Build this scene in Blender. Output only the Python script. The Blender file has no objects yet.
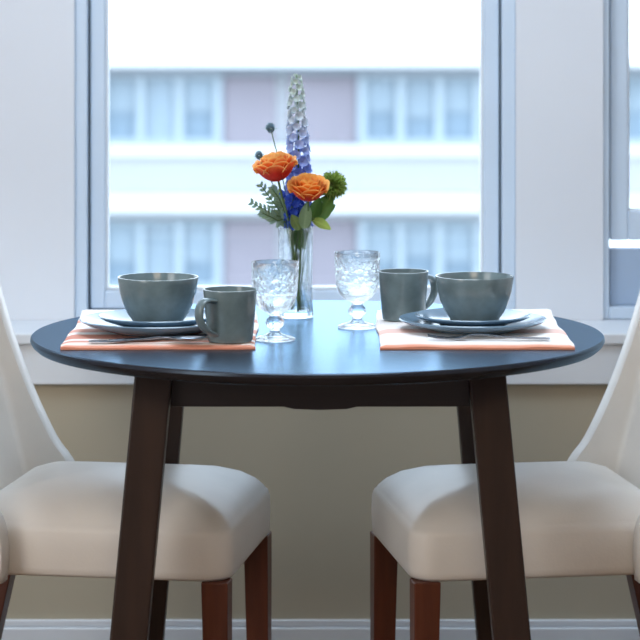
import bpy, bmesh, math, random
from mathutils import Vector, Matrix, Euler
random.seed(7)
PI = math.pi
scene = bpy.context.scene
COL = scene.collection

# ------------------------------------------------------------------ materials
def s2l(c):
    return tuple((x/12.92 if x <= .04045 else ((x+.055)/1.055)**2.4) for x in c)

def rgb(r, g, b):
    return s2l((r/255, g/255, b/255)) + (1.0,)

def mat(name, color, rough=.5, noise=.0, nscale=20, spec=.5, metal=0, bump=0, bscale=80, coat=0, stretch=None):
    m = bpy.data.materials.new(name); m.use_nodes = True
    nt = m.node_tree; p = nt.nodes['Principled BSDF']
    p.inputs['Base Color'].default_value = color
    p.inputs['Roughness'].default_value = rough
    p.inputs['Metallic'].default_value = metal
    p.inputs['Specular IOR Level'].default_value = spec
    if coat:
        p.inputs['Coat Weight'].default_value = coat
        p.inputs['Coat Roughness'].default_value = .1
    tc = nt.nodes.new('ShaderNodeTexCoord')
    mp = nt.nodes.new('ShaderNodeMapping')
    nt.links.new(tc.outputs['Object'], mp.inputs['Vector'])
    if stretch: mp.inputs['Scale'].default_value = stretch
    if noise:
        n = nt.nodes.new('ShaderNodeTexNoise'); n.inputs['Scale'].default_value = nscale
        n.inputs['Detail'].default_value = 4
        r = nt.nodes.new('ShaderNodeValToRGB')
        c0 = tuple(max(0, x*(1-noise)) for x in color[:3]) + (1,)
        c1 = tuple(min(1, x*(1+noise)) for x in color[:3]) + (1,)
        r.color_ramp.elements[0].position = .3; r.color_ramp.elements[0].color = c0
        r.color_ramp.elements[1].position = .7; r.color_ramp.elements[1].color = c1
        nt.links.new(mp.outputs[0], n.inputs['Vector'])
        nt.links.new(n.outputs[0], r.inputs[0]); nt.links.new(r.outputs[0], p.inputs['Base Color'])
    if bump:
        n2 = nt.nodes.new('ShaderNodeTexNoise'); n2.inputs['Scale'].default_value = bscale
        b = nt.nodes.new('ShaderNodeBump'); b.inputs['Strength'].default_value = bump
        b.inputs['Distance'].default_value = .002
        nt.links.new(mp.outputs[0], n2.inputs['Vector'])
        nt.links.new(n2.outputs[0], b.inputs['Height']); nt.links.new(b.outputs[0], p.inputs['Normal'])
    return m

def mat_glass(name, color=(.93, .98, 1, 1), bump=False, clear=.35):
    m = bpy.data.materials.new(name); m.use_nodes = True
    nt = m.node_tree; p = nt.nodes['Principled BSDF']
    p.inputs['Base Color'].default_value = color
    p.inputs['Roughness'].default_value = .0
    p.inputs['IOR'].default_value = 1.45
    p.inputs['Transmission Weight'].default_value = 1
    if bump:
        tc = nt.nodes.new('ShaderNodeTexCoord')
        v = nt.nodes.new('ShaderNodeTexVoronoi'); v.inputs['Scale'].default_value = 95
        mr = nt.nodes.new('ShaderNodeMapRange')
        sx = nt.nodes.new('ShaderNodeSeparateXYZ')
        nt.links.new(tc.outputs['Object'], sx.inputs[0])
        # pressed pattern only on a band of the cup
        lo = nt.nodes.new('ShaderNodeMapRange'); lo.inputs[1].default_value = .072; lo.inputs[2].default_value = .078
        hi = nt.nodes.new('ShaderNodeMapRange'); hi.inputs[1].default_value = .115; hi.inputs[2].default_value = .110
        nt.links.new(sx.outputs[2], lo.inputs[0]); nt.links.new(sx.outputs[2], hi.inputs[0])
        mu = nt.nodes.new('ShaderNodeMath'); mu.operation = 'MULTIPLY'
        nt.links.new(lo.outputs[0], mu.inputs[0]); nt.links.new(hi.outputs[0], mu.inputs[1])
        mu2 = nt.nodes.new('ShaderNodeMath'); mu2.operation = 'MULTIPLY'
        nt.links.new(v.outputs['Distance'], mr.inputs[0])
        mr.inputs[1].default_value = .1; mr.inputs[2].default_value = .6
        nt.links.new(mr.outputs[0], mu2.inputs[0]); nt.links.new(mu.outputs[0], mu2.inputs[1])
        b = nt.nodes.new('ShaderNodeBump'); b.inputs['Strength'].default_value = .42
        b.inputs['Distance'].default_value = .004
        nt.links.new(tc.outputs['Object'], v.inputs['Vector'])
        nt.links.new(mu2.outputs[0], b.inputs['Height']); nt.links.new(b.outputs[0], p.inputs['Normal'])
    o = nt.nodes['Material Output']; mx = nt.nodes.new('ShaderNodeMixShader'); tr = nt.nodes.new('ShaderNodeBsdfTransparent')
    mx.inputs[0].default_value = clear
    nt.links.new(p.outputs[0], mx.inputs[1]); nt.links.new(tr.outputs[0], mx.inputs[2]); nt.links.new(mx.outputs[0], o.inputs[0])
    return m

def mat_pane(name):
    m = bpy.data.materials.new(name); m.use_nodes = True
    nt = m.node_tree; nt.nodes.clear()
    o = nt.nodes.new('ShaderNodeOutputMaterial'); mx = nt.nodes.new('ShaderNodeMixShader')
    t = nt.nodes.new('ShaderNodeBsdfTransparent'); g = nt.nodes.new('ShaderNodeBsdfGlossy')
    f = nt.nodes.new('ShaderNodeFresnel'); f.inputs[0].default_value = 1.25
    t.inputs[0].default_value = (.96, .985, 1, 1); g.inputs['Roughness'].default_value = .02
    nt.links.new(f.outputs[0], mx.inputs[0]); nt.links.new(t.outputs[0], mx.inputs[1])
    nt.links.new(g.outputs[0], mx.inputs[2]); nt.links.new(mx.outputs[0], o.inputs[0])
    return m

def mat_vcol(name, rough=.5, trans=.0, spec=.3):
    m = bpy.data.materials.new(name); m.use_nodes = True
    nt = m.node_tree; p = nt.nodes['Principled BSDF']
    a = nt.nodes.new('ShaderNodeAttribute'); a.attribute_name = 'Col'
    n = nt.nodes.new('ShaderNodeTexNoise'); n.inputs['Scale'].default_value = 220
    tc = nt.nodes.new('ShaderNodeTexCoord'); nt.links.new(tc.outputs['Object'], n.inputs['Vector'])
    h = nt.nodes.new('ShaderNodeHueSaturation')
    mr = nt.nodes.new('ShaderNodeMapRange'); mr.inputs[3].default_value = .85; mr.inputs[4].default_value = 1.15
    nt.links.new(n.outputs[0], mr.inputs[0]); nt.links.new(mr.outputs[0], h.inputs['Value'])
    nt.links.new(a.outputs[0], h.inputs['Color']); nt.links.new(h.outputs[0], p.inputs['Base Color'])
    p.inputs['Roughness'].default_value = rough; p.inputs['Specular IOR Level'].default_value = spec
    if trans:
        o = nt.nodes['Material Output']; mx = nt.nodes.new('ShaderNodeMixShader'); tl = nt.nodes.new('ShaderNodeBsdfTranslucent')
        nt.links.new(h.outputs[0], tl.inputs[0]); mx.inputs[0].default_value = trans
        nt.links.new(p.outputs[0], mx.inputs[1]); nt.links.new(tl.outputs[0], mx.inputs[2]); nt.links.new(mx.outputs[0], o.inputs[0])
    return m

def mat_plaid(name, stops, cross, amount):
    """woven cloth: bands across the width (local y) plus faint bands along it"""
    m = bpy.data.materials.new(name); m.use_nodes = True
    nt = m.node_tree; p = nt.nodes['Principled BSDF']
    tc = nt.nodes.new('ShaderNodeTexCoord'); sx = nt.nodes.new('ShaderNodeSeparateXYZ')
    nt.links.new(tc.outputs['Object'], sx.inputs[0])
    def ramp(out, lo, hi, st):
        mr = nt.nodes.new('ShaderNodeMapRange'); mr.inputs[1].default_value = lo; mr.inputs[2].default_value = hi
        nt.links.new(out, mr.inputs[0]); r = nt.nodes.new('ShaderNodeValToRGB')
        r.color_ramp.interpolation = 'LINEAR'
        while len(r.color_ramp.elements) < len(st): r.color_ramp.elements.new(.5)
        for e, (q, c) in zip(r.color_ramp.elements, st): e.position = q; e.color = c
        nt.links.new(mr.outputs[0], r.inputs[0]); return r.outputs[0]
    a = ramp(sx.outputs[1], -.24, .24, stops)
    b = ramp(sx.outputs[0], -.15, .15, cross)
    mx = nt.nodes.new('ShaderNodeMix'); mx.data_type = 'RGBA'; mx.blend_type = 'MULTIPLY'
    mx.inputs[0].default_value = amount
    nt.links.new(a, mx.inputs[6]); nt.links.new(b, mx.inputs[7])
    nt.links.new(mx.outputs[2], p.inputs['Base Color'])
    p.inputs['Roughness'].default_value = .9; p.inputs['Specular IOR Level'].default_value = .15
    w = nt.nodes.new('ShaderNodeTexNoise'); w.inputs['Scale'].default_value = 400
    bm_ = nt.nodes.new('ShaderNodeBump'); bm_.inputs['Strength'].default_value = .3; bm_.inputs['Distance'].default_value = .001
    nt.links.new(tc.outputs['Object'], w.inputs['Vector']); nt.links.new(w.outputs[0], bm_.inputs['Height'])
    nt.links.new(bm_.outputs[0], p.inputs['Normal'])
    return m

M = {}
M['wall'] = mat('wall_paint', rgb(224, 229, 236), .8, .02, 3, .2)
M['wall_low'] = mat('lower_wall_paint', rgb(184, 175, 154), .8, .03, 3, .2)
M['trim'] = mat('white_trim_paint', rgb(226, 232, 238), .45, .015, 6, .4)
M['frame'] = mat('window_frame_paint', rgb(206, 222, 238), .4, .02, 8, .4)
M['gasket'] = mat('rubber_gasket', rgb(92, 102, 108), .6, .05, 60)
M['frost'] = mat('grey_lower_pane', rgb(168, 188, 212), .35, .05, 4)
M['ceiling'] = mat('ceiling_paint', rgb(235, 235, 235), .9, .01, 3)
M['floor'] = mat('floor_wood', rgb(120, 92, 66), .4, .15, 3, stretch=(1, 12, 1))
M['pane'] = mat_pane('window_glass')
M['espresso'] = mat('espresso_lacquer', rgb(44, 34, 32), .26, .10, 5, .5, stretch=(1, 14, 1), coat=.25)
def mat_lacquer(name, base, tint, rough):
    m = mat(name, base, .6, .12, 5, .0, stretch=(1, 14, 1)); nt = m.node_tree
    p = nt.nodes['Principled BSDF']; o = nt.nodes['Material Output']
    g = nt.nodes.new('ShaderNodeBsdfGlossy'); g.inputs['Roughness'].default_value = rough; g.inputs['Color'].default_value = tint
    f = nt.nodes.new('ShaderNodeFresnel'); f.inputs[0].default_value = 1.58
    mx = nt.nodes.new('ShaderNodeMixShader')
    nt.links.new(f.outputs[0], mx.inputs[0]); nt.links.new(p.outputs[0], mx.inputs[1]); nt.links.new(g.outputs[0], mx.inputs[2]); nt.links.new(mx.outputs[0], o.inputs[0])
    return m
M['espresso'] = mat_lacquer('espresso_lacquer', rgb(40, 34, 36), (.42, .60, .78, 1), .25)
M['table_leg'] = mat('espresso_leg_stain', rgb(50, 34, 26), .42, .22, 9, .35, stretch=(6, 6, .5))
M['apron'] = mat('espresso_apron_stain', rgb(46, 38, 37), .4, .12, 6, .5, stretch=(1, 10, 10))
M['leather'] = mat('ivory_leather', rgb(226, 221, 214), .40, .03, 12, .45, bump=.12, bscale=260)
M['chair_leg'] = mat('chestnut_stain', rgb(94, 47, 28), .38, .22, 9, .5, stretch=(8, 8, .6))
M['glaze'] = mat('blue_grey_glaze', rgb(112, 130, 134), .18, .22, 26, .55, bump=.08, bscale=40)
M['glaze_blue'] = mat('steel_blue_glaze', rgb(112, 138, 158), .18, .12, 18, .6, bump=.05, bscale=40)
M['unglazed'] = mat('bare_rim_clay', rgb(150, 140, 128), .6, .1, 60)
M['steel'] = mat('polished_steel', (.40, .41, .43, 1), .16, .03, 40, metal=1)
M['vase_glass'] = mat_glass('vase_glass')
M['goblet_glass'] = mat_glass('pressed_goblet_glass', (.95, .99, 1, 1), True)
M['petal'] = mat_vcol('rose_petal', .5, .4)
M['floret'] = mat_vcol('delphinium_petal', .55, .35)
M['leaf'] = mat_vcol('leaf_green', .45, .22)
M['stem'] = mat('stem_green', rgb(86, 116, 66), .5, .15, 60)
W_, C1, C2, C3 = rgb(252, 248, 245), rgb(226, 140, 110), rgb(232, 178, 160), rgb(196, 128, 112)
M['mat_left'] = mat_plaid('coral_plaid_cloth',
    [(0, rgb(224, 150, 124)), (.018, rgb(228, 160, 136)), (.028, rgb(252, 236, 224)), (.075, rgb(250, 230, 220)), (.085, rgb(228, 166, 148)), (.12, rgb(226, 166, 148)),
     (.13, W_), (.16, W_), (.17, rgb(222, 156, 138)), (.27, rgb(224, 160, 142)), (.28, W_), (.33, W_), (.34, rgb(230, 176, 160)), (.42, rgb(230, 176, 160)), (.43, W_), (.60, W_), (.62, C2), (.70, C2), (.72, W_), (1, W_)],
    [(0, (1, .88, .84, 1)), (.12, (1, 1, 1, 1)), (.3, (1, 1, 1, 1)), (.36, (1, .84, .78, 1)), (.46, (1, .84, .78, 1)), (.5, (1, 1, 1, 1)), (.8, (1, .92, .88, 1)), (1, (1, 1, 1, 1))], .7)
M['mat_right'] = mat_plaid('pale_coral_plaid_cloth',
    [(0, rgb(226, 152, 124)), (.018, rgb(230, 162, 134)), (.03, rgb(252, 228, 216)), (.05, rgb(252, 228, 216)), (.06, W_), (.3, W_), (.31, rgb(244, 206, 192)), (.40, rgb(246, 214, 204)), (.41, W_), (.9, W_), (.95, W_), (1, W_)],
    [(0, (1, .88, .83, 1)), (.1, (1, 1, 1, 1)), (.16, (1, .88, .83, 1)), (.22, (1, 1, 1, 1)), (.6, (1, 1, 1, 1)), (.75, (1, .95, .92, 1)), (.9, (1, 1, 1, 1)), (1, (1, .92, .88, 1))], .6)
# outside (a bright overcast sky lights these)
M['b_white'] = mat('pale_render', rgb(188, 192, 196), .8, .02, .3)
M['b_band'] = mat('parapet_paint', rgb(200, 202, 204), .8, .02, .3)
M['b_blue'] = mat('pale_blue_cladding', rgb(162, 163, 173), .8, .03, .3)
M['b_mauve'] = mat('mauve_cladding', rgb(136, 130, 138), .8, .06, .6)
M['b_pane'] = mat('distant_glass', rgb(120, 138, 152), .6, .1, .8)
M['b_blind'] = mat('window_blind', rgb(140, 154, 164), .8, .05, .8)
M['b_frame'] = mat('distant_window_frame', rgb(158, 170, 178), .7, .02, .5)
M['b_shade'] = mat('cornice_shade_grey', rgb(128, 134, 140), .8, .05, .5)
M['ground'] = mat('street_paving', rgb(120, 122, 122), .9, .1, .5)

# ------------------------------------------------------------------ mesh helpers
def add_box(bm, x0, x1, y0, y1, z0, z1):
    v = [bm.verts.new(p) for p in ((x0,y0,z0),(x1,y0,z0),(x1,y1,z0),(x0,y1,z0),(x0,y0,z1),(x1,y0,z1),(x1,y1,z1),(x0,y1,z1))]
    for f in ((3,2,1,0),(4,5,6,7),(0,1,5,4),(1,2,6,5),(2,3,7,6),(3,0,4,7)): bm.faces.new([v[i] for i in f])
    return v

def add_hex(bm, bot, top):
    """prism between two 4-point rings"""
    v = [bm.verts.new(p) for p in bot] + [bm.verts.new(p) for p in top]
    for f in ((3,2,1,0),(4,5,6,7),(0,1,5,4),(1,2,6,5),(2,3,7,6),(3,0,4,7)): bm.faces.new([v[i] for i in f])

def loft(bm, rings, close=True, cap0=True, cap1=True):
    R = [[bm.verts.new(p) for p in r] for r in rings]
    n = len(R[0])
    for a, b in zip(R, R[1:]):
        for i in range(n if close else n-1):
            j = (i+1) % n
            bm.faces.new((a[i], a[j], b[j], b[i]))
    if cap0: bm.faces.new(list(reversed(R[0])))
    if cap1: bm.faces.new(R[-1])
    return R

def lathe(bm, prof, n=64, loc=(0,0,0), cap=True):
    rings = []
    for r, z in prof:
        r = max(r, 1e-5)
        rings.append([(loc[0]+r*math.cos(2*PI*i/n), loc[1]+r*math.sin(2*PI*i/n), loc[2]+z) for i in range(n)])
    return loft(bm, rings, True, cap, cap)

def tube(bm, pts, rad, n=8, cap=True):
    pts = [Vector(p) for p in pts]
    if not isinstance(rad, (list, tuple)): rad = [rad]*len(pts)
    rings = []; ref = None
    for i, p in enumerate(pts):
        t = (pts[min(i+1, len(pts)-1)] - pts[max(i-1, 0)]).normalized()
        if ref is None:
            ref = Vector((0,1,0)) if abs(t.y) < .9 else Vector((1,0,0))
        u = (ref - t*ref.dot(t)).normalized(); w = t.cross(u); ref = u
        r = rad[i]
        rings.append([p + (u*math.cos(2*PI*k/n) + w*math.sin(2*PI*k/n))*r for k in range(n)])
    loft(bm, rings, True, cap, cap)

def smooth_path(pts, k=6):
    """Catmull-Rom through the points"""
    P = [Vector(p) for p in pts]; out = []
    for i in range(len(P)-1):
        a = P[i-1] if i else P[0]*2 - P[1]
        b, c = P[i], P[i+1]
        d = P[i+2] if i+2 < len(P) else P[-1]*2 - P[-2]
        for j in range(k):
            t = j/k
            out.append(.5*((2*b) + (c-a)*t + (2*a-5*b+4*c-d)*t*t + (3*b-a-3*c+d)*t**3))
    out.append(P[-1]); return out

def obj(name, bm, m, parent=None, smooth=False, bevel=0, subsurf=0, recalc=True, loc=None, angle=40):
    if recalc: bmesh.ops.recalc_face_normals(bm, faces=bm.faces[:])
    me = bpy.data.meshes.new(name); bm.to_mesh(me); bm.free()
    o = bpy.data.objects.new(name, me); COL.objects.link(o)
    me.materials.append(m)
    if loc is not None: o.location = loc
    if parent is not None: o.parent = parent
    if bevel:
        b = o.modifiers.new('bevel', 'BEVEL'); b.width = bevel; b.segments = 3; b.limit_method = 'ANGLE'; b.angle_limit = math.radians(35)
    if subsurf:
        s = o.modifiers.new('sub', 'SUBSURF'); s.levels = subsurf; s.render_levels = subsurf
    if smooth:
        for p in me.polygons: p.use_smooth = True
        if angle < 180 and not subsurf:
            me.set_sharp_from_angle(angle=math.radians(angle))
    return o

def thing(name, label, cat, loc=(0,0,0), rotz=0, group=None):
    o = bpy.data.objects.new(name, None); COL.objects.link(o)
    o.empty_display_size = .05
    o.location = loc; o.rotation_euler = (0,0,rotz); o['label'] = label; o['category'] = cat
    if group: o['group'] = group
    return o

def tag(o, label, cat, group=None):
    o['label'] = label; o['category'] = cat
    if group: o['group'] = group
    return o

def struct(name, bm, m, parent=None, **kw):
    o = obj(name, bm, m, parent, **kw)
    if parent is None: o['kind'] = 'structure'
    return o

def dup(root, loc, rotz, label, group=None):
    r = root.copy(); COL.objects.link(r); r.location = loc; r.rotation_euler = (0,0,rotz); r['label'] = label
    if group: r['group'] = group
    for ch in list(root.children):
        c = ch.copy(); COL.objects.link(c); c.parent = r
        for g in list(ch.children):
            d = g.copy(); COL.objects.link(d); d.parent = c
    return r

def B(): return bmesh.new()

# ------------------------------------------------------------------ room shell
XL, XR, YF, YW, ZC = -2.3, 2.3, -5.2, .90, 2.6     # upper window wall stands at y = .90
YLOW = .72                                          # thicker half-height wall below the ledge
def simple(name, m, *b, **kw):
    bm = B(); add_box(bm, *b); return struct(name, bm, m, **kw)
simple('floor', M['floor'], XL, XR, YF, YW+.2, -.08, 0)
simple('ceiling', M['ceiling'], XL, XR, YF, YW+.2, ZC, ZC+.08)
simple('wall_left', M['wall'], XL-.1, XL, YF, YW+.2, 0, ZC)
simple('wall_right', M['wall'], XR, XR+.1, YF, YW+.2, 0, ZC)
simple('wall_front', M['wall'], XL-.1, XR+.1, YF-.1, YF, 0, ZC)

LZ = .66                                            # ledge height
# window openings in the upper wall
W1 = (-.482, .384); W2 = (.555, 1.36); W3 = (-1.55, -.70); ZT = 2.2
bm = B()
xs = [(XL, W3[0]), (W3[1], W1[0]), (W1[1], W2[0]), (W2[1], XR)]
for a, b in xs: add_box(bm, a, b, YW, YW+.16, LZ-.02, ZT)
add_box(bm, XL, XR, YW, YW+.16, ZT, ZC)
add_box(bm, XL, XR, YW, YW+.16, LZ-.3, LZ-.001)
struct('wall_back', bm, M['wall'])
bm = B(); add_box(bm, XL, XR, YLOW, YW, 0, LZ-.03)
struct('wall_below_ledge', bm, M['wall_low'])
bm = B(); add_box(bm, XL, XR, .695, YW-.001, LZ-.022, LZ)
struct('trim_1', bm, M['trim'], bevel=.004)          # ledge board
bm = B(); add_box(bm, XL, XR, YLOW-.016, YLOW-.0005, .562, LZ-.0225)
struct('trim_2', bm, M['trim'], bevel=.003)          # apron under the ledge
bm = B()
add_box(bm, XL, XR, YLOW-.014, YLOW-.0005, 0.0005, .104)
add_box(bm, XL, XR, YLOW-.009, YLOW-.0005, .1042, .118)
struct('baseboard_back', bm, M['trim'], bevel=.003)

def window_empty(n, x, z):
    o = bpy.data.objects.new('window_%d' % n, None); COL.objects.link(o); o.empty_display_size = .05
    o.location = (x, YW, z); o['kind'] = 'structure'; return o

def frame_boxes(bm, x0, x1, z0, z1, y0, y1, wl, wr, wb, wt):
    add_box(bm, x0, x0+wl, y0, y1, z0, z1); add_box(bm, x1-wr, x1, y0, y1, z0, z1)
    add_box(bm, x0+wl, x1-wr, y0, y1, z0, z0+wb); add_box(bm, x0+wl, x1-wr, y0, y1, z1-wt, z1)

def full_window(n, x0, x1):
    cx = (x0+x1)/2
    w = window_empty(n, cx, LZ); L = (-cx, -YW, -LZ)
    def add(name, bm, m, **kw):
        bmesh.ops.translate(bm, verts=bm.verts[:], vec=L); return obj(name, bm, m, w, **kw)
    bm = B(); frame_boxes(bm, x0, x1, LZ, ZT, YW+.012, YW+.12, .024, .026, .014, .03)
    add('jamb', bm, M['frame'], bevel=.003)
    bm = B(); frame_boxes(bm, x0+.0243, x1-.0263, LZ+.0145, ZT-.0305, YW+.05, YW+.056, .0042, .0042, .003, .003)
    add('gasket', bm, M['gasket'])
    bm = B(); frame_boxes(bm, x0+.0285, x1-.0305, LZ+.0178, ZT-.034, YW+.036, YW+.09, .029, .030, .036, .04)
    s = add('sash', bm, M['frame'], bevel=.004)
    bm = B(); frame_boxes(bm, x0+.0575, x1-.0605, LZ+.054, ZT-.074, YW+.045, YW+.075, .006, .006, .006, .006)
    bmesh.ops.translate(bm, verts=bm.verts[:], vec=L); obj('glazing_bead', bm, M['trim'], s, bevel=.002)
    bm = B(); add_box(bm, x0+.057, x1-.060, YW+.060, YW+.064, LZ+.0535, ZT-.0735)
    add('pane', bm, M['pane'])
    return w
full_window(1, *W1)
full_window(3, *W3)

# right-hand window: a hinged sash over a narrow slot and a grey fixed lower pane
x0, x1 = W2; cx = (x0+x1)/2
w2 = window_empty(2, cx, LZ); L = (-cx, -YW, -LZ)
def add2(name, bm, m, parent=w2, **kw):
    bmesh.ops.translate(bm, verts=bm.verts[:], vec=L); return obj(name, bm, m, parent, **kw)
bm = B(); frame_boxes(bm, x0, x1, LZ, ZT, YW+.012, YW+.13, .0135, .02, .024, .03); add2('jamb', bm, M['frame'], bevel=.003)
bm = B(); add_box(bm, x0+.0138, x0+.0172, YW+.05, YW+.056, LZ+.0243, ZT-.031); add2('gasket', bm, M['gasket'])
bm = B(); frame_boxes(bm, x0+.0174, x1-.0205, .813, ZT-.031, YW+.036, YW+.09, .036, .04, .058, .04)
s2 = add2('sash', bm, M['frame'], bevel=.004)
bm = B(); frame_boxes(bm, x0+.0534, x1-.0605, .871, ZT-.071, YW+.048, YW+.08, .004, .004, .004, .004); add2('glazing_bead', bm, M['trim'], s2)
bm = B(); add_box(bm, x0+.053, x1-.060, YW+.060, YW+.064, .8705, ZT-.0705); add2('pane', bm, M['pane'])
bm = B(); add_box(bm, x0+.0175, x1-.0205, YW+.04, YW+.075, LZ+.0243, .797); add2('lower_panel', bm, M['frost'], bevel=.003)
bm = B(); add_box(bm, x0+.0175, x1-.0205, YW+.135, YW+.50, .70, .782); add2('outer_ledge', bm, M['trim'])

# ------------------------------------------------------------------ building across the street
BD = 54.0; BY = BD-4; S = 2500/BD
def bx(px): return (px-320)/S
def bz(py): return 1.261-(py-13.4)/S
GZ = -12.0
bm = B(); add_box(bm, -60, 60, 4, 90, GZ-.2, GZ); struct('ground', bm, M['ground'])
bld = thing('apartment_building', 'pale apartment building with mauve panels and white bands across the street outside the windows', 'building', (0, BY, GZ))
def bpart(name, m, *b, parent=None):
    bm = B(); add_box(bm, *b); bmesh.ops.translate(bm, verts=bm.verts[:], vec=(0, -BY, -GZ))
    return obj(name, bm, m, parent or bld)
X0B, X1B = bx(-1010), bx(1450)
bpart('wall', M['b_white'], X0B, X1B, BY+.3, BY+8, GZ, bz(66))
bpart('cornice_shade', M['b_shade'], X0B-.1, X1B+.1, BY-.25, BY+.29, bz(75), bz(67))  # grey strip standing in for the shade under the roof edge
bpart('roof', M['b_band'], X0B-.3, X1B+.3, BY-.6, BY+8.2, bz(66.5), bz(62))
units = [(98+260*i, 222+260*i) for i in range(-4, 5)]
for k in range(3):
    o = 145*k
    bpart('parapet', M['b_blue'], X0B, X1B, BY-.05, BY+.28, bz(193+o), bz(156+o))
    bpart('ledge', M['b_band'], X0B, X1B, BY-.15, BY+.29, bz(155.5+o), bz(145+o))
    bpart('ledge', M['b_band'], X0B-.1, X1B+.1, BY-.5, BY+.29, bz(211+o), bz(193.5+o))
    for a, b in [q for i in range(-4, 5) for q in ((223+260*i, 276+260*i), (288+260*i, 357+260*i))]:
        bpart('wall_panel', M['b_mauve'], bx(a), bx(b), BY+.1, BY+.29, bz(144.5+o), bz(76+o))
    for a, b in units:
        bm = B()
        p = (b-a-8)/3
        zt, zb = bz(75+o), bz(144+o)
        # outer frame with two mullions
        add_box(bm, bx(a), bx(b), BY, BY+.28, bz(79+o), zt); add_box(bm, bx(a), bx(b), BY, BY+.28, zb, bz(139+o))
        for i in range(4):
            xm = a + i*(b-a-8)/3.0
            add_box(bm, bx(xm), bx(xm+8), BY, BY+.28, bz(139+o), bz(79+o))
        bmesh.ops.translate(bm, verts=bm.verts[:], vec=(0, -BY, -GZ))
        w = obj('window', bm, M['b_frame'], bld)
        bm = B()
        for i in range(3):
            xm = a + 8 + i*(b-a-8)/3.0
            add_box(bm, bx(xm), bx(a+(i+1)*(b-a-8)/3.0), BY+.2, BY+.27, bz(139+o), bz(79+o))
        bmesh.ops.translate(bm, verts=bm.verts[:], vec=(0, -BY, -GZ)); obj('pane', bm, M['b_pane'], w)
        bm = B()
        for i in range(3):
            drop = 139 if (i == 1 and a == 98) else 112 + 6*((i+k) % 2)
            xm = a + 8 + i*(b-a-8)/3.0
            add_box(bm, bx(xm)+.02, bx(a+(i+1)*(b-a-8)/3.0)-.02, BY+.14, BY+.19, bz(drop+o), bz(80+o))
        bmesh.ops.translate(bm, verts=bm.verts[:], vec=(0, -BY, -GZ)); obj('blind', bm, M['b_blind'], w)

# ------------------------------------------------------------------ dining table
TX, TZ, TR = -.004, .75, .457
tab = thing('dining_table', 'round espresso brown dining table with square splayed legs in front of the window', 'table', (TX, 0, 0))
bm = B()
lathe(bm, [(0, TZ-.020), (TR-.020, TZ-.020), (TR-.010, TZ-.018), (TR-.003, TZ-.012), (TR, TZ-.006), (TR-.0008, TZ-.0018), (TR-.003, TZ), (0, TZ)], 160)
obj('tabletop', bm, M['espresso'], tab, smooth=True, angle=25)
hw = .0277; tx, bxx, LX = .2485, .3135, .0045
for sx, sy in ((-1,-1),(1,-1),(-1,1),(1,1)):
    bm = B()
    def ring(c, z): return [(LX+sx*c-hw, sy*c-hw, z), (LX+sx*c+hw, sy*c-hw, z), (LX+sx*c+hw, sy*c+hw, z), (LX+sx*c-hw, sy*c+hw, z)]
    add_hex(bm, ring(bxx, 0), ring(tx, TZ-.0205))
    obj('leg', bm, M['table_leg'], tab, bevel=.003)
# apron boards between the legs, the near and far ones with a shallow swell at mid-length
def apron(y0, y1):
    bm = B(); top = TZ-.0205; low = .672; xa = tx-hw+.003
    pts = [(-xa, low), (-.055, low), (-.04, low-.0035), (0, low-.005), (.04, low-.0035), (.055, low), (xa, low), (xa, top), (-xa, top)]
    loft(bm, [[(LX+x, y0, z) for x, z in pts], [(LX+x, y1, z) for x, z in pts]])
    obj('apron', bm, M['apron'], tab, bevel=.002)
apron(-.258, -.236); apron(.236, .258)
for sx in (-1, 1):
    bm = B(); add_box(bm, LX+sx*.247-.011, LX+sx*.247+.011, -.225, .225, .672, TZ-.0205); obj('apron', bm, M['apron'], tab, bevel=.002)

# ------------------------------------------------------------------ chairs
def rrect(x0, x1, hy, r, z, n=8):
    r = min(max(r, .004), hy*.8); pts = []
    for cx, cy, a0 in ((x1-r, hy-r, 0), (x0+r, hy-r, PI/2), (x0+r, -hy+r, PI), (x1-r, -hy+r, 1.5*PI)):
        for i in range(n+1):
            a = a0 + PI/2*i/n
            pts.append((cx+r*math.cos(a), cy+r*math.sin(a), z))
    # extra points along the straight sides keep the crown smooth
    out = []
    for i, p in enumerate(pts):
        out.append(p)
        q = pts[(i+1) % len(pts)]
        if (i+1) % (n+1) == 0:
            for k in range(1, 6): out.append(tuple(p[j]+(q[j]-p[j])*k/6 for j in range(3)))
    return out

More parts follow.
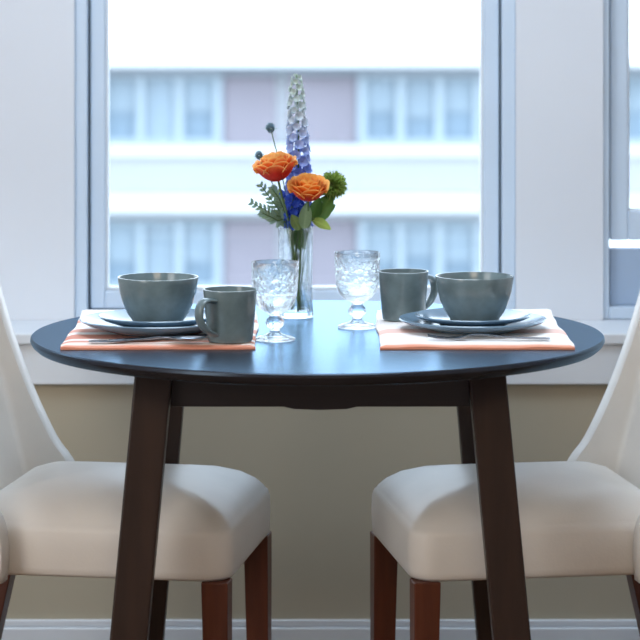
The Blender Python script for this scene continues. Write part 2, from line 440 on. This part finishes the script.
def make_chair(label):
    t = thing('dining_chair', label, 'chair', group=None)
    # seat: boxed cushion with a domed top
    bm = B(); rings = []
    for ins, z in ((.022, .386), (.006, .388), (.001, .393), (0, .402), (-.001, .43), (0, .456), (.003, .465), (.006, .4675), (.009, .4725), (.02, .484),
                   (.04, .497), (.07, .508), (.11, .516), (.15, .520), (.19, .5215)):
        rings.append(rrect(-.235+ins, .20-ins, .198-ins, .042-ins*.25 if ins < .1 else .012, z))
    loft(bm, rings)
    obj('seat', bm, M['leather'], t, smooth=True, angle=60)
    # back: U-shaped shell, wings swept back as they rise
    prof = [(.386, -.146), (.43, -.143), (.472, -.148), (.50, -.163), (.532, -.187), (.609, -.225), (.70, -.260), (.80, -.290), (.90, -.316), (.97, -.334), (1.01, -.346)]
    def inner_x(z): return -.236 - .25*max(0, z-.46)
    rings = []
    def section(z, xf, sh):
        xi = min(inner_x(z), xf-.042); xo = xi - .055 + sh; ho = .247 - sh - .012*max(0, (z-.6)); th = .040 - 1.6*sh
        xf -= sh
        hi = ho - th; xi -= sh; r = .05; ri = .012
        out = []
        out += [(xf-.004, -ho), ]
        for k in range(4): out.append((xf-.02-(xf-.02-(xo+r))*(k+1)/5, -ho))
        for k in range(7):
            a = -PI/2 - PI/2*k/6; out.append((xo+r+r*math.cos(a), -ho+r+r*math.sin(a)))
        for k in range(1, 8): out.append((xo-.012*math.sin(PI*k/8), -ho+r+(2*ho-2*r)*k/8))
        for k in range(7):
            a = PI - PI/2*k/6; out.append((xo+r+r*math.cos(a), ho-r+r*math.sin(a)))
        for k in range(4): out.append((xo+r+(xf-.02-(xo+r))*(k+1)/5, ho))
        out += [(xf-.004, ho), (xf, ho-.008), (xf, ho-th/2), (xf, hi+.008), (xf-.004, hi)]
        for k in range(4): out.append((xf-.01-(xf-.01-(xi+ri))*(k+1)/5, hi))
        for k in range(5):
            a = PI/2 + PI/2*k/4; out.append((xi+ri+ri*math.cos(a), hi-ri+ri*math.sin(a)))
        for k in range(1, 8): out.append((xi-.010*math.sin(PI*k/8), hi-ri-(2*hi-2*ri)*k/8))
        for k in range(5):
            a = PI + PI/2*k/4; out.append((xi+ri+ri*math.cos(a), -hi+ri+ri*math.sin(a)))
        for k in range(4): out.append((xi+ri+(xf-.01-(xi+ri))*(k+1)/5, -hi))
        out += [(xf-.004, -hi), (xf, -hi-.008), (xf, -ho+th/2), (xf, -ho+.008)]
        return [(x, y, z) for x, y in out]
    zs = []
    pp = smooth_path([(x, 0, z) for z, x in prof], 4)
    for i, p in enumerate(pp):
        sh = 0
        rings.append(section(p.z, p.x, sh))
    # rounded top and bottom lips
    rings = [section(.382, prof[0][1], .008)] + rings + [section(1.018, -.349, .005), section(1.021, -.351, .011)]
    bm = B(); loft(bm, rings)
    obj('backrest', bm, M['leather'], t, smooth=True, angle=60)
    for sy in (-1, 1):
        bm = B()
        def q(cx, cy, h, z): return [(cx-h, cy-h, z), (cx+h, cy-h, z), (cx+h, cy+h, z), (cx-h, cy+h, z)]
        add_hex(bm, q(.181, sy*.180, .0155, 0), q(.176, sy*.177, .0208, .3875)); obj('leg', bm, M['chair_leg'], t, bevel=.002)
        bm = B()
        add_hex(bm, q(-.335, sy*.185, .0165, 0), q(-.258, sy*.20, .0235, .384)); obj('leg', bm, M['chair_leg'], t, bevel=.002)
    return t
chair = make_chair('ivory leather dining chair on the left, tucked under the table beside the coral placemat')
chair['group'] = 'dining chairs at the round table'
TH = math.radians(8.8)
chair.location = (-.306, .055, 0); chair.rotation_euler = (0, 0, -TH)
dup(chair, (.309, .055, 0), PI+TH, 'ivory leather dining chair on the right, tucked under the table beside the white placemat')

# ------------------------------------------------------------------ placemats
def placemat(cx, m, label, rot, seed):
    rnd = random.Random(seed)
    bm = B(); nx, ny = 40, 60; lx, ly, h = .296, .475, .0065
    def zz(x, y): return .0007*math.sin(x*31+seed)+.0006*math.sin(y*23+seed*2)+.0006*math.sin(x*70+y*45+seed*3)
    top = []; bot = []
    for j in range(ny+1):
        for i in range(nx+1):
            x = -lx/2+lx*i/nx; y = -ly/2+ly*j/ny
            e = min(i, nx-i, 3)/3*.5+min(j, ny-j, 3)/3*.5
            ex = .0022*math.sin(y*17+seed)+.0008*math.sin(y*41+seed)
            top.append(bm.verts.new((x+ex, y+.0012*math.sin(x*37+seed), h*(.45+.55*min(1, min(i, nx-i, j, ny-j)/2)**.5) + max(0, zz(x, y)))))
            bot.append(bm.verts.new((x+ex, y+.0012*math.sin(x*37+seed), 0)))
    N = nx+1
    for j in range(ny):
        for i in range(nx):
            a = j*N+i
            bm.faces.new((top[a], top[a+1], top[a+1+N], top[a+N])); bm.faces.new((bot[a], bot[a+N], bot[a+1+N], bot[a+1]))
    for i in range(nx):
        for a in (i, ny*N+i): bm.faces.new((top[a], top[a+1], bot[a+1], bot[a]))
    for j in range(ny):
        for a in (j*N, j*N+nx): bm.faces.new((top[a], top[a+N], bot[a+N], bot[a]))
    o = obj('placemat', bm, m, smooth=True, angle=60, loc=(cx, .034, TZ+.0004)); o.rotation_euler = (0, 0, rot)
    return tag(o, label, 'placemat', 'placemats on the round table')
placemat(-.250, M['mat_left'], 'coral and white plaid cloth placemat under the left place setting with mug on its corner', .02, 1)
placemat(.241, M['mat_right'], 'mostly white cloth placemat with coral hem under the right place setting', -.01, 4)
MZ = TZ+.0084

# ------------------------------------------------------------------ crockery
def plate_prof(R, h):
    return [(0, .0), (R*.58, .0), (R*.60, .0015), (R*.72, .005), (R*.90, h*.62), (R*.985, h-.002), (R, h), (R*.985, h+.0015), (R*.90, h*.62+.0045), (R*.72, .0095), (R*.60, .006), (R*.3, .005), (0, .005)]
def plate(x, y, z, R, h, m, label, group):
    bm = B(); lathe(bm, plate_prof(R, h), 96)
    o = obj('plate', bm, m, smooth=True, angle=50, loc=(x, y, z)); return tag(o, label, 'plate', group)
def bowl(x, y, z, R, H, label):
    bm = B()
    pr = [(0, .004), (R*.52, .004), (R*.55, .0), (R*.62, .0), (R*.635, .003), (R*.76, .014), (R*.87, .030), (R*.945, .047), (R*.985, H-.009), (R, H-.002), (R*.992, H), (R*.965, H), (R*.95, H-.003),
          (R*.925, H-.010), (R*.87, .044), (R*.77, .028), (R*.60, .015), (R*.35, .009), (0, .008)]
    lathe(bm, pr, 96)
    # faint throwing rings
    o = obj('bowl', bm, M['glaze'], smooth=True, angle=60, loc=(x, y, z)); return tag(o, label, 'bowl', 'grey blue bowls')
PB = .0135
lx, ly = -.256, -.048
plate(lx, ly, MZ, .124, .020, M['glaze_blue'], 'large blue grey dinner plate on the coral placemat beneath the left bowl', 'dinner plates')
plate(lx, ly, MZ+.0082, .094, .017, M['glaze_blue'], 'small blue grey side plate between the left bowl and its dinner plate', 'side plates')
bowl(lx, ly, MZ+.0150, .0640, .0715, 'blue grey stoneware bowl on the left plates beside the mug with its handle facing left')
rx, ry = .243, -.020
plate(rx, ry, MZ, .118, .017, M['glaze_blue'], 'large blue grey dinner plate on the white placemat beneath the right bowl', 'dinner plates')
plate(rx, ry, MZ+.0078, .092, .015, M['glaze_blue'], 'small blue grey side plate between the right bowl and its dinner plate', 'side plates')
bowl(rx+.003, ry, MZ+.0145, .0625, .0705, 'blue grey stoneware bowl on the right plates above the fork')

def mug(label, handle_ang, loc):
    t = thing('mug', label, 'mug', loc, handle_ang, 'grey stoneware mugs')
    R, H = .0415, .0795
    bm = B()
    lathe(bm, [(0, .003), (R*.68, .003), (R*.72, 0), (R*.80, 0), (R*.835, .003), (R*.875, .018), (R*.93, .045), (R*.975, .068), (R, H-.002), (R*.992, H), (R*.955, H), (R*.94, H-.003),
               (R*.90, .05), (R*.84, .02), (R*.78, .011), (R*.5, .008), (0, .0075)], 80)
    obj('body', bm, M['glaze'], t, smooth=True, angle=60)
    bm = B()
    pts = smooth_path([(.0385, 0, .064), (.053, 0, .0660), (.0640, 0, .0615), (.0690, 0, .050), (.067, 0, .037), (.056, 0, .023), (.0365, 0, .0125)], 6)
    rings = []
    for i, p in enumerate(pts):
        tt = (pts[min(i+1, len(pts)-1)]-pts[max(i-1, 0)]).normalized(); nn = Vector((tt.z, 0, -tt.x))
        e = abs(i/(len(pts)-1)-.5)*2; wy = .0085+.0025*e**3; wn = .0040
        rings.append([p+Vector((0, 1, 0))*wy*math.cos(a)+nn*wn*math.sin(a) for a in [2*PI*k/14 for k in range(14)]])
    loft(bm, rings)
    obj('handle', bm, M['glaze'], t, smooth=True, angle=80)
    return t
m1 = mug('grey stoneware mug on the near corner of the coral placemat, handle to the left', math.radians(229), (-.138, -.160, MZ))
dup(m1, (.137, .108, MZ), math.radians(40), 'grey stoneware mug behind the right bowl, handle to the right')

# ------------------------------------------------------------------ goblets and vase
def goblet(x, y, label):
    bm = B()
    out = [(0, .0), (.0300, .0), (.0318, .0012), (.0318, .003), (.026, .0055), (.013, .009), (.0085, .0125), (.0080, .016), (.0105, .019), (.0145, .024), (.0150, .028), (.0130, .033),
           (.0092, .037), (.0095, .040), (.015, .0435), (.024, .049), (.0305, .057), (.0342, .068), (.0360, .082), (.0368, .100), (.0373, .1215), (.0366, .1226),
           (.0358, .1215), (.0350, .100), (.0342, .082), (.0323, .068), (.0285, .059), (.022, .053), (.012, .0495), (0, .0485)]
    lathe(bm, out, 72)
    o = obj('goblet', bm, M['goblet_glass'], smooth=True, angle=70, loc=(x, y, TZ+.0003))
    return tag(o, label, 'wine glass', 'pressed glass goblets')
goblet(-.0705, -.090, 'clear pressed glass goblet between the left mug and the vase')
goblet(.0605, .065, 'clear pressed glass goblet right of the vase beside the right mug')

VX, VY = -.041, .205
bm = B()
lathe(bm, [(0, 0), (.0285, 0), (.0302, .0015), (.0304, .006), (.0288, .020), (.0284, .060), (.0290, .110), (.0298, .150), (.0293, .1515), (.0288, .150), (.0272, .110), (.0262, .060), (.0264, .020), (.024, .011), (0, .010)], 72)
tag(obj('vase', bm, M['vase_glass'], smooth=True, angle=60, loc=(VX, VY, TZ+.0003)), 'clear cylindrical glass vase holding the flowers at the table centre', 'vase')

# ------------------------------------------------------------------ cutlery (points along local +x, face up)
def strip(bm, secs):
    """secs: (x, halfwidth, z, thickness, dish) -> rounded bar following a centre line"""
    rings = []
    for x, w, z, th, dish in secs:
        r = []
        for k in range(9):
            u = -1+2*k/8; r.append((x, w*u, z+dish*(u*u-1)+th/2*(1-.5*u**4)))
        for k in range(9):
            u = 1-2*k/8; r.append((x, w*u, z+dish*(u*u-1)-th/2*(1-.5*u**4)))
        rings.append(r)
    loft(bm, rings)
def place(o, loc, rz, label, cat): o.location = loc; o.rotation_euler = (0, 0, rz); return tag(o, label, cat)
# fork
bm = B()
secs = [(-.092, .004, .0022, .0022, 0), (-.088, .0078, .0022, .0026, 0), (-.06, .0068, .0024, .0026, 0), (-.02, .0042, .0046, .0026, 0), (.015, .0030, .0078, .0028, 0), (.032, .0036, .0070, .0026, 0), (.040, .0080, .0050, .0022, 0), (.048, .0114, .0034, .002, 0), (.054, .0118, .0028, .002, 0)]
strip(bm, secs)
for k in range(4):
    y = -.0100+.00667*k
    rings = []
    for x, w, z in ((.0535, .0019, .0028), (.065, .0017, .0024), (.082, .0014, .0036), (.096, .0009, .0066)):
        rings.append([(x, y-w, z-.0009), (x, y+w, z-.0009), (x, y+w, z+.0009), (x, y-w, z+.0009)])
    loft(bm, rings)
place(obj('fork', bm, M['steel'], smooth=True, angle=50), (.262, -.149, MZ), PI-.03, 'steel fork lying on the white placemat in front of the right plates', 'fork')
# knife
bm = B()
secs = [(-.105, .004, .0026, .0034, 0), (-.102, .0072, .0026, .0042, 0), (-.05, .0064, .0028, .0046, 0), (-.005, .0050, .0030, .0044, 0), (.004, .0062, .0030, .003, 0), (.012, .0095, .0030, .0016, 0), (.06, .0102, .0030, .0014, 0), (.09, .0085, .0030, .0013, 0), (.106, .0045, .0030, .0012, 0), (.111, .001, .0030, .001, 0)]
strip(bm, secs)
place(obj('knife', bm, M['steel'], smooth=True, angle=50), (-.226, -.139, MZ), .42, 'steel knife lying at a slant on the coral placemat near the left mug', 'knife')
# spoon
bm = B()
secs = [(-.085, .004, .0022, .0022, 0), (-.081, .0076, .0022, .0026, 0), (-.05, .0064, .0024, .0026, 0), (-.01, .0040, .0050, .0026, 0), (.022, .0030, .0090, .0028, 0), (.036, .0042, .0092, .0022, .0006),
        (.044, .0098, .0086, .0018, .002), (.054, .0150, .0082, .0016, .0042), (.066, .0172, .0082, .0015, .0055), (.078, .0162, .0082, .0015, .005), (.088, .0118, .0084, .0015, .003), (.094, .0062, .0088, .0013, .001), (.0965, .001, .009, .001, 0)]
strip(bm, secs)
place(obj('spoon', bm, M['steel'], smooth=True, angle=50), (-.268, -.186, MZ), -.02, 'steel spoon lying along the near hem of the coral placemat', 'spoon')

# ------------------------------------------------------------------ flowers
def lerp(a, b, t): return tuple(a[i]+(b[i]-a[i])*t for i in range(len(a)))
class VC:
    """bmesh with a colour per vertex"""
    def __init__(s): s.bm = bmesh.new(); s.l = s.bm.verts.layers.float_color.new('Col')
    def v(s, p, c):
        x = s.bm.verts.new(p); x[s.l] = c if len(c) == 4 else (*c, 1); return x
    def grid(s, f, nu, nv):
        G = [[s.v(*f(-1+2*i/nu, j/nv)) for i in range(nu+1)] for j in range(nv+1)]
        for j in range(nv):
            for i in range(nu): s.bm.faces.new((G[j][i], G[j][i+1], G[j+1][i+1], G[j+1][i]))
    def build(s, name, m, parent, **kw): return obj(name, s.bm, m, parent, smooth=True, recalc=False, angle=180, **kw)

def rose_bloom(R, palette, seed):
    """nested cupped petals; axis +z, base at origin"""
    rnd = random.Random(seed); g = VC()
    red, orange, yellow = palette
    layers = [(.10, 3, .60, .05), (.20, 3, .66, .10), (.32, 4, .70, .18), (.45, 5, .72, .28), (.58, 5, .72, .38), (.72, 6, .69, .5), (.86, 6, .64, .68), (1.0, 7, .56, .9)]
    ph = 0
    for li, (rr, n, hh, op) in enumerate(layers):
        ph += .7
        for k in range(n):
            a0 = ph + 2*PI*k/n + rnd.uniform(-.12, .12)
            wid = PI/n*1.35
            r1 = R*rr*rnd.uniform(.95, 1.05); h1 = 1.14*R*(hh+.42+.16*(1-rr))*rnd.uniform(.96, 1.04)
            lip = .10*R*(.4+op)*rnd.uniform(.7, 1.3)
            def f(u, v, side):
                sh = math.sin(PI*(.12+.88*min(1, v*1.0))*.5)**.6
                edge = 1-.30*abs(u)**2.6*v
                vv = v*edge
                rad = R*.10 + (r1-R*.10)*math.sin(vv*PI/2)**.75
                z = h1*vv**1.25
                # flare of the lip
                fl = max(0, (v-.78)/.22)**2
                rad += lip*fl*(.5+op); z -= lip*fl*.55*op*1.2
                rad += .012*R*math.sin(u*5+k+li)*v
                a = a0 + u*wid*sh
                rad += side
                return (rad*math.cos(a), rad*math.sin(a), z)
            def fo(u, v): return f(u, v, .0005), (*(lerp(red, orange, max(0, (v-.62)/.26)) if v < .88 else lerp(orange, yellow, (v-.88)/.12)), 1)
            def fi(u, v): return f(u, v, -.0005), (*(lerp(red, orange, min(1, v/.55)) if v < .55 else lerp(orange, yellow, (v-.55)/.45)), 1)
            g.grid(fo, 10, 9); g.grid(fi, 10, 9)
    return g

def leaf_grid(g, base, direction, normal, L, W, c0, c1, bend=.2, fold=.15, serr=0):
    d = Vector(direction).normalized(); n = Vector(normal); n = (n-d*n.dot(d)).normalized(); s = d.cross(n); b = Vector(base)
    def f(u, v):
        w = W*math.sin(PI*min(1, .04+.96*v)**.85)**.8 * (1+serr*math.sin(v*40))
        p = b + d*L*v + s*u*w + n*(-bend*L*v*v + fold*W*abs(u))
        c = lerp(c0, c1, .5+.5*v*(1-abs(u)) if abs(u) > .08 else .95)
        return p, (*c, 1)
    g.grid(f, 8, 10)

G0, G1 = rgb(46, 84, 44)[:3], rgb(104, 146, 66)[:3]
SG0, SG1 = rgb(96, 128, 118)[:3], rgb(150, 178, 168)[:3]
SAGE0, SAGE1 = rgb(104, 134, 96)[:3], rgb(150, 176, 136)[:3]
YG0, YG1 = rgb(120, 150, 60)[:3], rgb(172, 192, 96)[:3]
BASEZ = TZ+.0125
def stem(parent, pts, r=.0016, name='stem'):
    bm = B(); tube(bm, smooth_path(pts, 6), r, 8); return obj(name, bm, M['stem'], parent, smooth=True, angle=180)

def flower_root(name, label, cat, group=None):
    return thing(name, label, cat, (VX, VY, BASEZ), 0, group)     # local origin: inside the vase floor
def loc(X, Y, Z): return Vector((X-VX, Y-VY, Z-BASEZ))

# roses ------------------------------------------------------------
PAL1 = (rgb(226, 56, 40)[:3], rgb(252, 132, 72)[:3], rgb(255, 216, 140)[:3])
PAL2 = (rgb(232, 62, 36)[:3], rgb(255, 154, 66)[:3], rgb(255, 214, 130)[:3])
def rose(label, head, axis, R, pal, foot, neck, seed):
    t = flower_root('rose', label, 'flower', 'orange roses in the vase')
    axis = Vector(axis).normalized(); h = loc(*head)
    stem(t, [foot, neck, h-axis*.03, h+axis*.004], .0019)
    g = rose_bloom(R, pal, seed); o = g.build('bloom', M['petal'], t)
    o.location = h; o.rotation_mode = 'QUATERNION'; o.rotation_quaternion = Vector((0,0,1)).rotation_difference(axis)
    g = VC()
    for k in range(5):
        a = 2*PI*k/5
        d = Vector((math.cos(a), math.sin(a), .25)); leaf_grid(g, Vector((math.cos(a), math.sin(a), 0))*.003, d, (0,0,1), .018, .0035, G0, G1, -.25, .1)
    s = g.build('sepals', M['leaf'], t); s.location = h; s.rotation_mode = 'QUATERNION'; s.rotation_quaternion = o.rotation_quaternion
    return t
#  bloom centres about px (275,168) and (308,186)
rose('red and orange rose on the left of the vase, seen from its side', (-.0690, .150, .983), (-.22, -.16, 1), .0325, PAL1, (.010, -.006, 0), loc(-.050, .185, .90), 3)
rose('bright orange rose facing forward at the centre of the vase', (-.0200, .162, .951), (.02, -.46, 1), .0295, PAL2, (-.012, .004, 0), loc(-.034, .196, .90), 11)

# delphinium -------------------------------------------------------
def delphinium():
    t = flower_root('delphinium', 'tall delphinium spike shading from blue below to pale grey green tip, rising behind the roses', 'flower')
    top = loc(-.0395, .222, 1.158); path = smooth_path([(.004, .010, 0), loc(-.040, .218, .90), loc(-.036, .222, 1.03), top], 10)
    bm = B(); tube(bm, path, [.0022*(1-.6*i/(len(path)-1)) for i in range(len(path))], 8); obj('stem', bm, M['stem'], t, smooth=True, angle=180)
    rnd = random.Random(5); g = VC()
    deep, mid, pale, tip = rgb(84, 120, 216)[:3], rgb(150, 174, 228)[:3], rgb(194, 206, 220)[:3], rgb(186, 202, 194)[:3]  # paleness higher up includes the backlight, put into the petal colour
    n = 110
    for i in range(n):
        q = i/(n-1); z = .905+(1.156-.905)*q
        X = -.038+ .002*math.sin(q*5)
        a = i*2.39996
        c = lerp(deep, mid, max(0, q-.36)/.16) if q < .52 else lerp(mid, pale, (q-.52)/.16) if q < .68 else lerp(pale, tip, min(1, (q-.68)/.2))
        reach = (.0140*(1-q)**.45+.0036)*rnd.uniform(.8, 1.15); size = (.0096*(1-q)**.4+.0032)*rnd.uniform(.85, 1.15)
        d = Vector((math.cos(a), math.sin(a), .25)).normalized()
        base = loc(X, .221, z); ctr = base + d*reach
        up = Vector((0,0,1)); s = d.cross(up).normalized(); w = s.cross(d)
        # pedicel
        g.grid(lambda u, v: ((base+(ctr-base)*v+s*u*.0006), (*tip, 1)), 1, 1)
        for k in range(5):
            b = 2*PI*k/5+rnd.uniform(-.2, .2)
            pd = (s*math.cos(b)+w*math.sin(b))*.9+d*.35
            cc = lerp(c, (1, 1, 1), rnd.uniform(0, .18))
            leaf_grid(g, ctr, pd, d, size, size*.52, cc, lerp(cc, (1, 1, 1), .15), -.1, .25)
    g.build('florets', M['floret'], t)
delphinium()

# second, short blue spray low in the bunch -----------------------------
t = flower_root('delphinium', 'short deep blue delphinium spray tucked beneath the two roses', 'flower')
stem(t, [(-.006, -.010, 0), loc(-.046, .190, .90), loc(-.046, .184, .955)], .0015)
g = VC(); rnd = random.Random(9)
for i in range(34):
    q = i/33; z = .902+.056*q; a = i*2.4
    d = Vector((math.cos(a), math.sin(a), .1)).normalized(); ctr = loc(-.046+.004*math.sin(q*4), .186, z)+d*rnd.uniform(.007, .017)
    s = d.cross(Vector((0,0,1))).normalized(); w = s.cross(d)
    for k in range(5):
        b = 2*PI*k/5; leaf_grid(g, ctr, (s*math.cos(b)+w*math.sin(b))+d*.3, d, .0085, .0042, rgb(40, 70, 190)[:3], rgb(70, 108, 220)[:3], -.1, .2)
g.build('florets', M['floret'], t)

# sea holly ----------------------------------------------------------
def holly(label, heads, foot, neck):
    t = flower_root('sea_holly', label, 'flower', 'sea holly sprigs')
    for hx, hy, hz, R in heads:
        h = loc(hx, hy, hz)
        stem(t, [foot, neck, neck+(h-neck)*.6+Vector((.002, 0, 0)), h], .0009)
        g = VC(); rnd = random.Random(int(hz*1000)); n = 90
        c0, c1 = rgb(112, 138, 152)[:3], rgb(160, 184, 196)[:3]
        for i in range(n):
            zz = 1-2*(i+.5)/n; r = math.sqrt(1-zz*zz); a = i*2.39996
            d = Vector((r*math.cos(a), r*math.sin(a), zz*1.2))
            leaf_grid(g, h+d*R*.25, d, Vector((-.3, .5, .8)), R*.85*rnd.uniform(.85, 1.15), R*.16, c0, c1, 0, 0)
        for k in range(9):
            a = 2*PI*k/9; leaf_grid(g, h-Vector((0, 0, R*.5)), (math.cos(a), math.sin(a), .15), (0, 0, 1), R*2.0, R*.22, SG0, SG1, -.1, .1)
        g.build('flower_head', M['leaf'], t)
holly('taller sea holly thistle left of the delphinium spike', [(-.0835, .215, 1.068, .0085)], (.014, .008, 0), loc(-.048, .212, .905))
holly('shorter sea holly thistle above the left edge of the red rose', [(-.1025, .210, 1.022, .0075)], (.008, -.014, 0), loc(-.052, .206, .905))

# green pompon -------------------------------------------------------
t = flower_root('green_carnation', 'round fuzzy green pompon flower on the right of the orange rose', 'flower')
h = loc(.0215, .205, .972)
stem(t, [(-.016, -.006, 0), loc(-.022, .206, .90), h], .0017)
g = VC(); rnd = random.Random(2); n = 330
for i in range(n):
    zz = 1-2*(i+.5)/n; r = math.sqrt(1-zz*zz); a = i*2.39996
    d = Vector((r*math.cos(a), r*math.sin(a), zz))
    c = rnd.random()
    leaf_grid(g, h+d*.006, d+Vector((rnd.uniform(-.2, .2), rnd.uniform(-.2, .2), rnd.uniform(-.2, .2))), Vector((rnd.uniform(-1, 1), rnd.uniform(-1, 1), .6)), .0195*rnd.uniform(.9, 1.1), .0030,
              lerp(rgb(92, 128, 56)[:3], rgb(124, 156, 70)[:3], c), lerp(rgb(146, 178, 84)[:3], rgb(184, 204, 116)[:3], c), .15, .2)
g.build('bloom', M['leaf'], t)

# broad leaves --------------------------------------------------------
def leafy(label, foot, neck, tip, leaves, cat='leaf sprig'):
    t = flower_root('leaf_sprig', label, cat, 'foliage in the vase')
    stem(t, [foot, neck, tip], .0015)
    for base, d, nrm, L, W, c0, c1, bend in leaves:
        g = VC(); leaf_grid(g, base, d, nrm, L, W, c0, c1, bend, .18); g.build('leaf', M['leaf'], t)
leafy('dark green broad leaves below the green pompon at the right of the vase', (.006, .016, 0), loc(-.020, .200, .905), loc(.004, .195, .945),
      [(loc(-.008, .198, .912), (.55, -.05, .9), (-.2, -1, .1), .056, .0165, G0, G1, .1),
       (loc(-.014, .196, .912), (.25, -.2, 1), (.4, -1, 0), .046, .0125, G0, G1, -.05),
       (loc(-.006, .200, .925), (1, .1, .5), (-.1, -.9, .4), .036, .0125, rgb(58, 98, 48)[:3], rgb(116, 154, 76)[:3], .2)])
leafy('yellow green leaf drooping over the right side of the vase rim', (-.004, .012, 0), loc(-.018, .192, .903), loc(-.010, .180, .918),
      [(loc(-.012, .182, .915), (1, -.15, -.35), (0, -.7, .7), .034, .0105, YG0, YG1, .25)])
leafy('pale sage leaves in front of the stems below the orange rose', (.004, -.016, 0), loc(-.030, .180, .905), loc(-.026, .172, .925),
      [(loc(-.027, .172, .902), (.12, -.1, 1), (.1, -1, .1), .046, .0110, SAGE0, SAGE1, .0),
       (loc(-.036, .200, .902), (.02, .05, -1), (.2, -1, 0), .040, .0095, G0, G1, .05),
       (loc(-.030, .203, .898), (.10, .05, -1), (-.5, -1, 0), .036, .0085, rgb(58, 92, 56)[:3], rgb(110, 146, 88)[:3], .0),
       (loc(-.045, .203, .896), (-.10, .05, -1), (.5, -1, 0), .032, .0080, rgb(70, 104, 70)[:3], rgb(124, 156, 104)[:3], .0),
       (loc(-.034, .176, .900), (-.4, -.2, .75), (0, -1, .2), .030, .0095, rgb(84, 118, 70)[:3], rgb(138, 162, 98)[:3], .1)])

# feathery grey foliage ----------------------------------------------
t = flower_root('feathery_sprig', 'feathery grey green foliage sprig fanning out at the left of the vase', 'leaf sprig', 'foliage in the vase')
paths = [[(.012, 0, 0), loc(-.056, .200, .905), loc(-.072, .192, .935), loc(-.098, .180, .972)],
         [(.011, .003, 0), loc(-.058, .196, .903), loc(-.078, .184, .924), loc(-.112, .172, .944)],
         [(.012, -.003, 0), loc(-.055, .198, .905), loc(-.066, .188, .945), loc(-.080, .178, .968)],
         [(.010, .005, 0), loc(-.056, .192, .902), loc(-.072, .182, .915), loc(-.096, .170, .928)]]
rnd = random.Random(4)
for p in paths:
    pts = smooth_path(p, 10); bm = B(); tube(bm, pts, .0010, 6); st = obj('branch', bm, M['stem'], t, smooth=True, angle=180)
    g = VC()
    for i in range(10, len(pts), 2):
        d = (pts[i]-pts[i-1]).normalized()
        for sgn in (-1, 1):
            side = d.cross(Vector((0, 1, 0))).normalized()*sgn
            L = .019*(1-.5*(i-10)/(len(pts)-10))*rnd.uniform(.8, 1.2)
            c = rnd.random()
            leaf_grid(g, pts[i], d*.9+side*.8+Vector((0, rnd.uniform(-.4, .4), 0)), (0, -1, .2), L, .0026, lerp(SG0, G0, c*.6), lerp(SG1, SAGE1, c), .1, .1)
    g.build('needles', M['leaf'], st)

# ------------------------------------------------------------------ light
w = bpy.data.worlds.new('overcast_sky'); scene.world = w; w.use_nodes = True
nt = w.node_tree; bg = nt.nodes['Background']
tc = nt.nodes.new('ShaderNodeTexCoord'); sx = nt.nodes.new('ShaderNodeSeparateXYZ'); r = nt.nodes.new('ShaderNodeValToRGB')
mr = nt.nodes.new('ShaderNodeMapRange'); mr.inputs[1].default_value = -.2; mr.inputs[2].default_value = 1
nt.links.new(tc.outputs['Generated'], sx.inputs[0]); nt.links.new(sx.outputs[2], mr.inputs[0]); nt.links.new(mr.outputs[0], r.inputs[0])
r.color_ramp.elements[0].color = (.84, .915, 1.0, 1); r.color_ramp.elements[1].color = (.62, .80, 1.0, 1)
nt.links.new(r.outputs[0], bg.inputs[0]); bg.inputs[1].default_value = 4.7

def area(name, loc, target, size, size_y, power, color, portal=False):
    l = bpy.data.lights.new(name, 'AREA'); l.shape = 'RECTANGLE'; l.size = size; l.size_y = size_y; l.energy = power; l.color = color
    o = bpy.data.objects.new(name, l); COL.objects.link(o); o.location = loc
    o.rotation_euler = (Vector(target)-Vector(loc)).to_track_quat('-Z', 'Y').to_euler()
    if portal: l.cycles.is_portal = True
    return o
for a, b in (W1, W2, W3):
    area('window_portal', ((a+b)/2, YW+.15, (LZ+ZT)/2), ((a+b)/2, 0, (LZ+ZT)/2), b-a, ZT-LZ, 1, (1, 1, 1), True)
area('overhead_light', (.1, -3.1, 2.52), (0, -1.2, 0), 1.2, 1.2, 36, (1, .80, .58))
area('overhead_light', (0, -.25, 2.56), (0, -.2, 0), 1.1, .9, 29, (.70, .84, 1))  # added cool fill, not a known lamp; brightens mats and seat tops
area('side_daylight', (-2.2, -2.0, 1.5), (0, .3, .7), 1.6, 1.6, 42, (1, .97, .95))

# ------------------------------------------------------------------ camera
cam = bpy.data.cameras.new('camera'); co = bpy.data.objects.new('camera', cam); COL.objects.link(co)
co.location = (0, -4, 1.261); co.rotation_euler = (PI/2, 0, 0)
cam.sensor_width = 36; cam.lens = 2500/640*36
cam.shift_y = -(320-13.4)/640
cam.clip_end = 300; cam.clip_start = .05
cam.dof.use_dof = True; cam.dof.focus_distance = 3.95; cam.dof.aperture_fstop = 6.3
scene.camera = co
scene.view_settings.view_transform = 'Standard'
scene.view_settings.look = 'None'
scene.view_settings.exposure = 0
